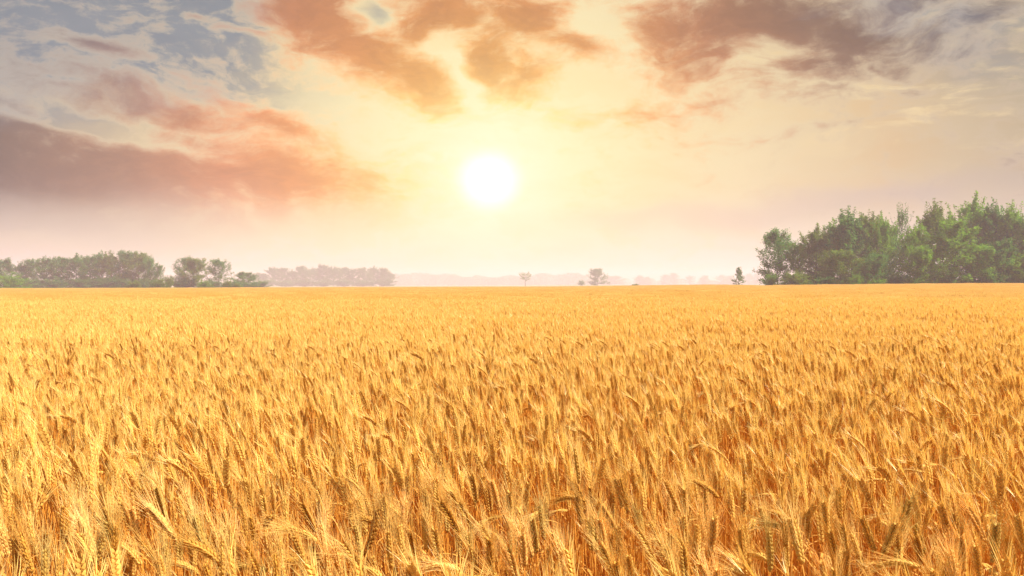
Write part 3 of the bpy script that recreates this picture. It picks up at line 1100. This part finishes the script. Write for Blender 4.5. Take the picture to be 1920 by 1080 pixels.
GL = 'trees of the wood on the left'
for a in [
    (8, 486, 330, 44, 'round', 'dark', 'dark tree cut by the left edge, behind the clipped bush'),
    (38, 489, 335, 36, 'poplar', 'dark', 'small dark tree second from the left edge'),
    (60, 487, 337, 34, 'round', 'dark', 'dark tree between the left edge and the first hump'),
    (86, 477, 330, 44, 'poplar', 'dark', 'pointed tree forming the first hump of the left wood'),
    (112, 484, 327, 40, 'round', 'dark', 'round tree in the hollow after the first hump'),
    (142, 475, 329, 46, 'poplar', 'dark', 'tree forming the second hump of the left wood'),
    (168, 480, 325, 40, 'round', 'dark', 'tree on the slope before the highest part of the left wood'),
    (190, 469, 329, 42, 'poplar', 'dark', 'highest tree of the left wood, left one of its pair'),
    (210, 468, 325, 44, 'poplar', 'olive', 'highest tree of the left wood, right one of its pair'),
    (236, 472, 327, 46, 'round', 'dark', 'broad round tree right of the highest pair'),
    (260, 475, 325, 42, 'round', 'olive', 'grey-green tree where the left wood begins to drop'),
    (281, 484, 323, 32, 'round', 'dark', 'last tall tree at the right shoulder of the left wood'),
    (297, 497, 321, 22, 'open', 'dark', 'small thin tree at the right tip of the left wood'),
    (347, 484, 321, 38, 'open', 'dark', 'thin dark half of the tree clump standing alone'),
    (364, 485, 313, 46, 'round', 'olive', 'dense olive half of the tree clump standing alone'),
    (410, 487, 327, 46, 'open', 'dark', 'airy tree right of the lone clump, sky showing through'),
    (459, 511, 345, 42, 'round', 'dark', 'low dark tree between the airy tree and the pink row'),
]:
    tree(*a, GL)
for a in [
    (18, 501, 262, 58, 'bush', 'mid', 'big clipped-looking round green bush at the left edge'),
    (250, 518, 255, 30, 'bush', 'olive', 'low olive bush before the left wood'),
    (299, 513, 258, 34, 'bush', 'olive', 'olive bush at the right tip of the left wood'),
    (318, 505, 262, 18, 'bush', 'olive', 'narrow upright bush beside the lone clump'),
    (426, 517, 258, 20, 'bush', 'olive', 'small round bush under the airy tree'),
    (444, 525, 258, 16, 'bush', 'olive', 'tiny bush right of the small round one'),
    (384, 519, 262, 26, 'bush', 'mid', 'low bush at the foot of the lone clump'),
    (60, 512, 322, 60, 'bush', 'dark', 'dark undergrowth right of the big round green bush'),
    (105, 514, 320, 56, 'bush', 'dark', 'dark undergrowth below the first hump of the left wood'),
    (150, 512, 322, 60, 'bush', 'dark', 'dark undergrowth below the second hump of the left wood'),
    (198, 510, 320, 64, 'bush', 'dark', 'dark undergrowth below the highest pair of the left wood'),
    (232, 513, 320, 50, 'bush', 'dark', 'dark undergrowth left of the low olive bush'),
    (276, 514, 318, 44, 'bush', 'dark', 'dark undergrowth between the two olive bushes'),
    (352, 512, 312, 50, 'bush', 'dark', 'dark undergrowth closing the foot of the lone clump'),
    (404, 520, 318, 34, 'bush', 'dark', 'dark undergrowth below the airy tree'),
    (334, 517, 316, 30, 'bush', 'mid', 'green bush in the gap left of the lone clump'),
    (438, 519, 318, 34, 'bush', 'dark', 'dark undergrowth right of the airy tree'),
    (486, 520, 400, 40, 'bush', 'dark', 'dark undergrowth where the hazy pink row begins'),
    (466, 524, 330, 44, 'bush', 'dark', 'dark undergrowth right of the low dark tree'),
]:
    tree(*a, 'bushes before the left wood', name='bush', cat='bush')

GM = 'hazy pink row of trees left of the glow'
WORDS = ['first', 'second', 'third', 'fourth', 'fifth', 'sixth', 'seventh', 'eighth', 'ninth', 'tenth', 'eleventh', 'twelfth', 'thirteenth', 'fourteenth']
row = [(488, 512, 26), (512, 498, 24), (530, 503, 24), (549, 505, 24), (567, 500, 26), (586, 500, 26), (606, 497, 26), (626, 498, 26), (645, 502, 24), (662, 501, 24), (681, 503, 24), (700, 498, 26), (718, 503, 22), (731, 508, 16)]
for i, (px, top, w) in enumerate(row):
    lab = '%s tree from the left in the hazy pink row' % WORDS[i]
    if i == 13: lab = 'short last tree at the right end of the hazy pink row'
    tree(px, top, 980 + (i % 3) * 16, w + 4, 'poplar' if i % 2 else 'round', 'dark', lab, GM)
for i, px in enumerate((500, 536, 572, 608, 644, 680, 716)):
    tree(px, 519 + (i % 2) * 2, 960, 44, 'bush', 'dark', '%s shrub from the left under the hazy pink row of trees' % WORDS[i], 'shrubs under the hazy pink row', name='bush', cat='bush')
tree(985, 511, 560, 27, 'umbrella', 'olive', 'small lone umbrella-shaped tree right below the sun', None)
tree(1120, 504, 760, 30, 'round', 'dark', 'lone dense square-topped tree right of the umbrella-shaped one', None)
tree(1090, 521, 700, 14, 'bush', 'dark', 'tiny faint bush just left of the lone square-topped tree', None, name='bush', cat='bush')
tree(1385, 497, 250, 25, 'cone', 'dark', 'narrow pointed little tree alone before the right-hand wood', None)
tree(1190, 529, 300, 20, 'bush', 'olive', 'flat shrub poking out of the wheat in the middle distance', None, name='bush', cat='bush')
GF = 'far lavender trees on the horizon'
for i, (px, top, w) in enumerate([(1152, 518, 34), (1200, 515, 22), (1214, 519, 14), (1247, 513, 18), (1263, 512, 16), (1293, 516, 20), (1321, 517, 18), (1352, 514, 20), (1369, 517, 18), (1405, 511, 18), (1419, 514, 16)]):
    lab = '%s faint tree from the left on the horizon between square-topped tree and wood' % WORDS[i]
    tree(px, top, 1720 + (i % 3) * 25, w, 'poplar' if i % 2 else 'round', 'dark', lab, GF)


# the far wood that reads as one mass
def distant_wood():
    r = random.Random(8)
    V, Fc = [], []
    px = 735.0
    while px < 1440:
        dense = px < 1105
        if dense or r.random() < .25:
            Y = r.uniform(1860, 1930)
            top = (516 + 3.0 * math.sin(px * .021 + 1.0) + 2 * math.sin(px * .11) + r.uniform(-1.2, 1.6)) if dense else r.uniform(522, 527)
            H = CAMZ + (horizon(px) - top) / F * Y
            W = r.uniform(9, 15)
            x = (px - 960) / F * Y
            for _ in range(260):
                t = r.random()
                a = r.uniform(0, 6.283); rad = W * (.4 + .75 * math.sin(math.pi * min(1, .2 + t * .75))) * r.random() ** .5
                c = Vector((x + math.cos(a) * rad, Y + math.sin(a) * rad, .3 + t * (H - .3)))
                sz = r.uniform(1.6, 3.4)
                u = Vector((r.gauss(0, 1), r.gauss(0, 1), r.gauss(0, .6))).normalized()
                v = u.orthogonal().normalized()
                b = len(V)
                V += [tuple(c - u * sz * .5), tuple(c + v * sz * .4), tuple(c + u * sz * .5), tuple(c - v * sz * .4)]
                Fc.append((b, b + 1, b + 2, b + 3))
        px += r.uniform(3.2, 5.5)
    me = bpy.data.meshes.new('distant_wood'); me.from_pydata(V, [], Fc); me.materials.append(FOL['dark']); me.update()
    o = bpy.data.objects.new('distant_wood', me); root_col.objects.link(o)
    tag(o, 'pale pink far-off wood lying along the horizon under the sun', 'distant wood', kind='stuff')


distant_wood()


def verge():
    """rough green growth between crop and left wood"""
    r = random.Random(12)
    V, Fc = [], []
    for _ in range(9000):
        px = r.uniform(-60, 345) if r.random() < .6 else r.uniform(-60, 150)
        Y = r.uniform(250, 268)
        x = (px - 960) / F * Y
        h = r.uniform(.5, 1.15) * (1.15 if px < 60 else .95)
        c = Vector((x, Y, gz(x, Y)))
        a = r.uniform(0, 6.283); u = Vector((math.cos(a), math.sin(a), 0)) * r.uniform(.08, .2)
        l = Vector((r.gauss(0, .12), r.gauss(0, .12), h))
        b = len(V)
        V += [tuple(c - u), tuple(c + u), tuple(c + l + u * .3), tuple(c + l - u * .3)]
        Fc.append((b, b + 1, b + 2, b + 3))
    me = bpy.data.meshes.new('grass_verge'); me.from_pydata(V, [], Fc); me.materials.append(FOL['bright']); me.update()
    o = bpy.data.objects.new('grass_verge', me); root_col.objects.link(o)
    tag(o, 'strip of rough green growth at the far left edge of the crop', 'grass', kind='stuff')


verge()


# ------------------------------------------------------------------ haze
def haze():
    x0, x1, y0, y1, z0, z1 = -2060, 2060, -120, 2060, -1.2, 33.0
    v = [(x, y, z) for z in (z0, z1) for y in (y0, y1) for x in (x0, x1)]
    f = [(0, 2, 3, 1), (4, 5, 7, 6), (0, 1, 5, 4), (2, 6, 7, 3), (0, 4, 6, 2), (1, 3, 7, 5)]
    me = bpy.data.meshes.new('haze'); me.from_pydata(v, [], f); me.update()
    m = bpy.data.materials.new('haze_air'); m.use_nodes = True
    g = G(m.node_tree)
    pv = g.node('ShaderNodeVolumePrincipled')
    g.put(pv.inputs['Color'], (1.0, 0.82, 0.97))
    pv.inputs['Density'].default_value = 0.00075
    pv.inputs['Anisotropy'].default_value = 0.05
    out = g.node('ShaderNodeOutputMaterial')
    m.node_tree.links.new(pv.outputs[0], out.inputs['Volume'])
    try: m.cycles.homogeneous_volume = True
    except Exception: pass
    me.materials.append(m)
    o = bpy.data.objects.new('haze', me); root_col.objects.link(o)
    tag(o, kind='stuff')


haze()
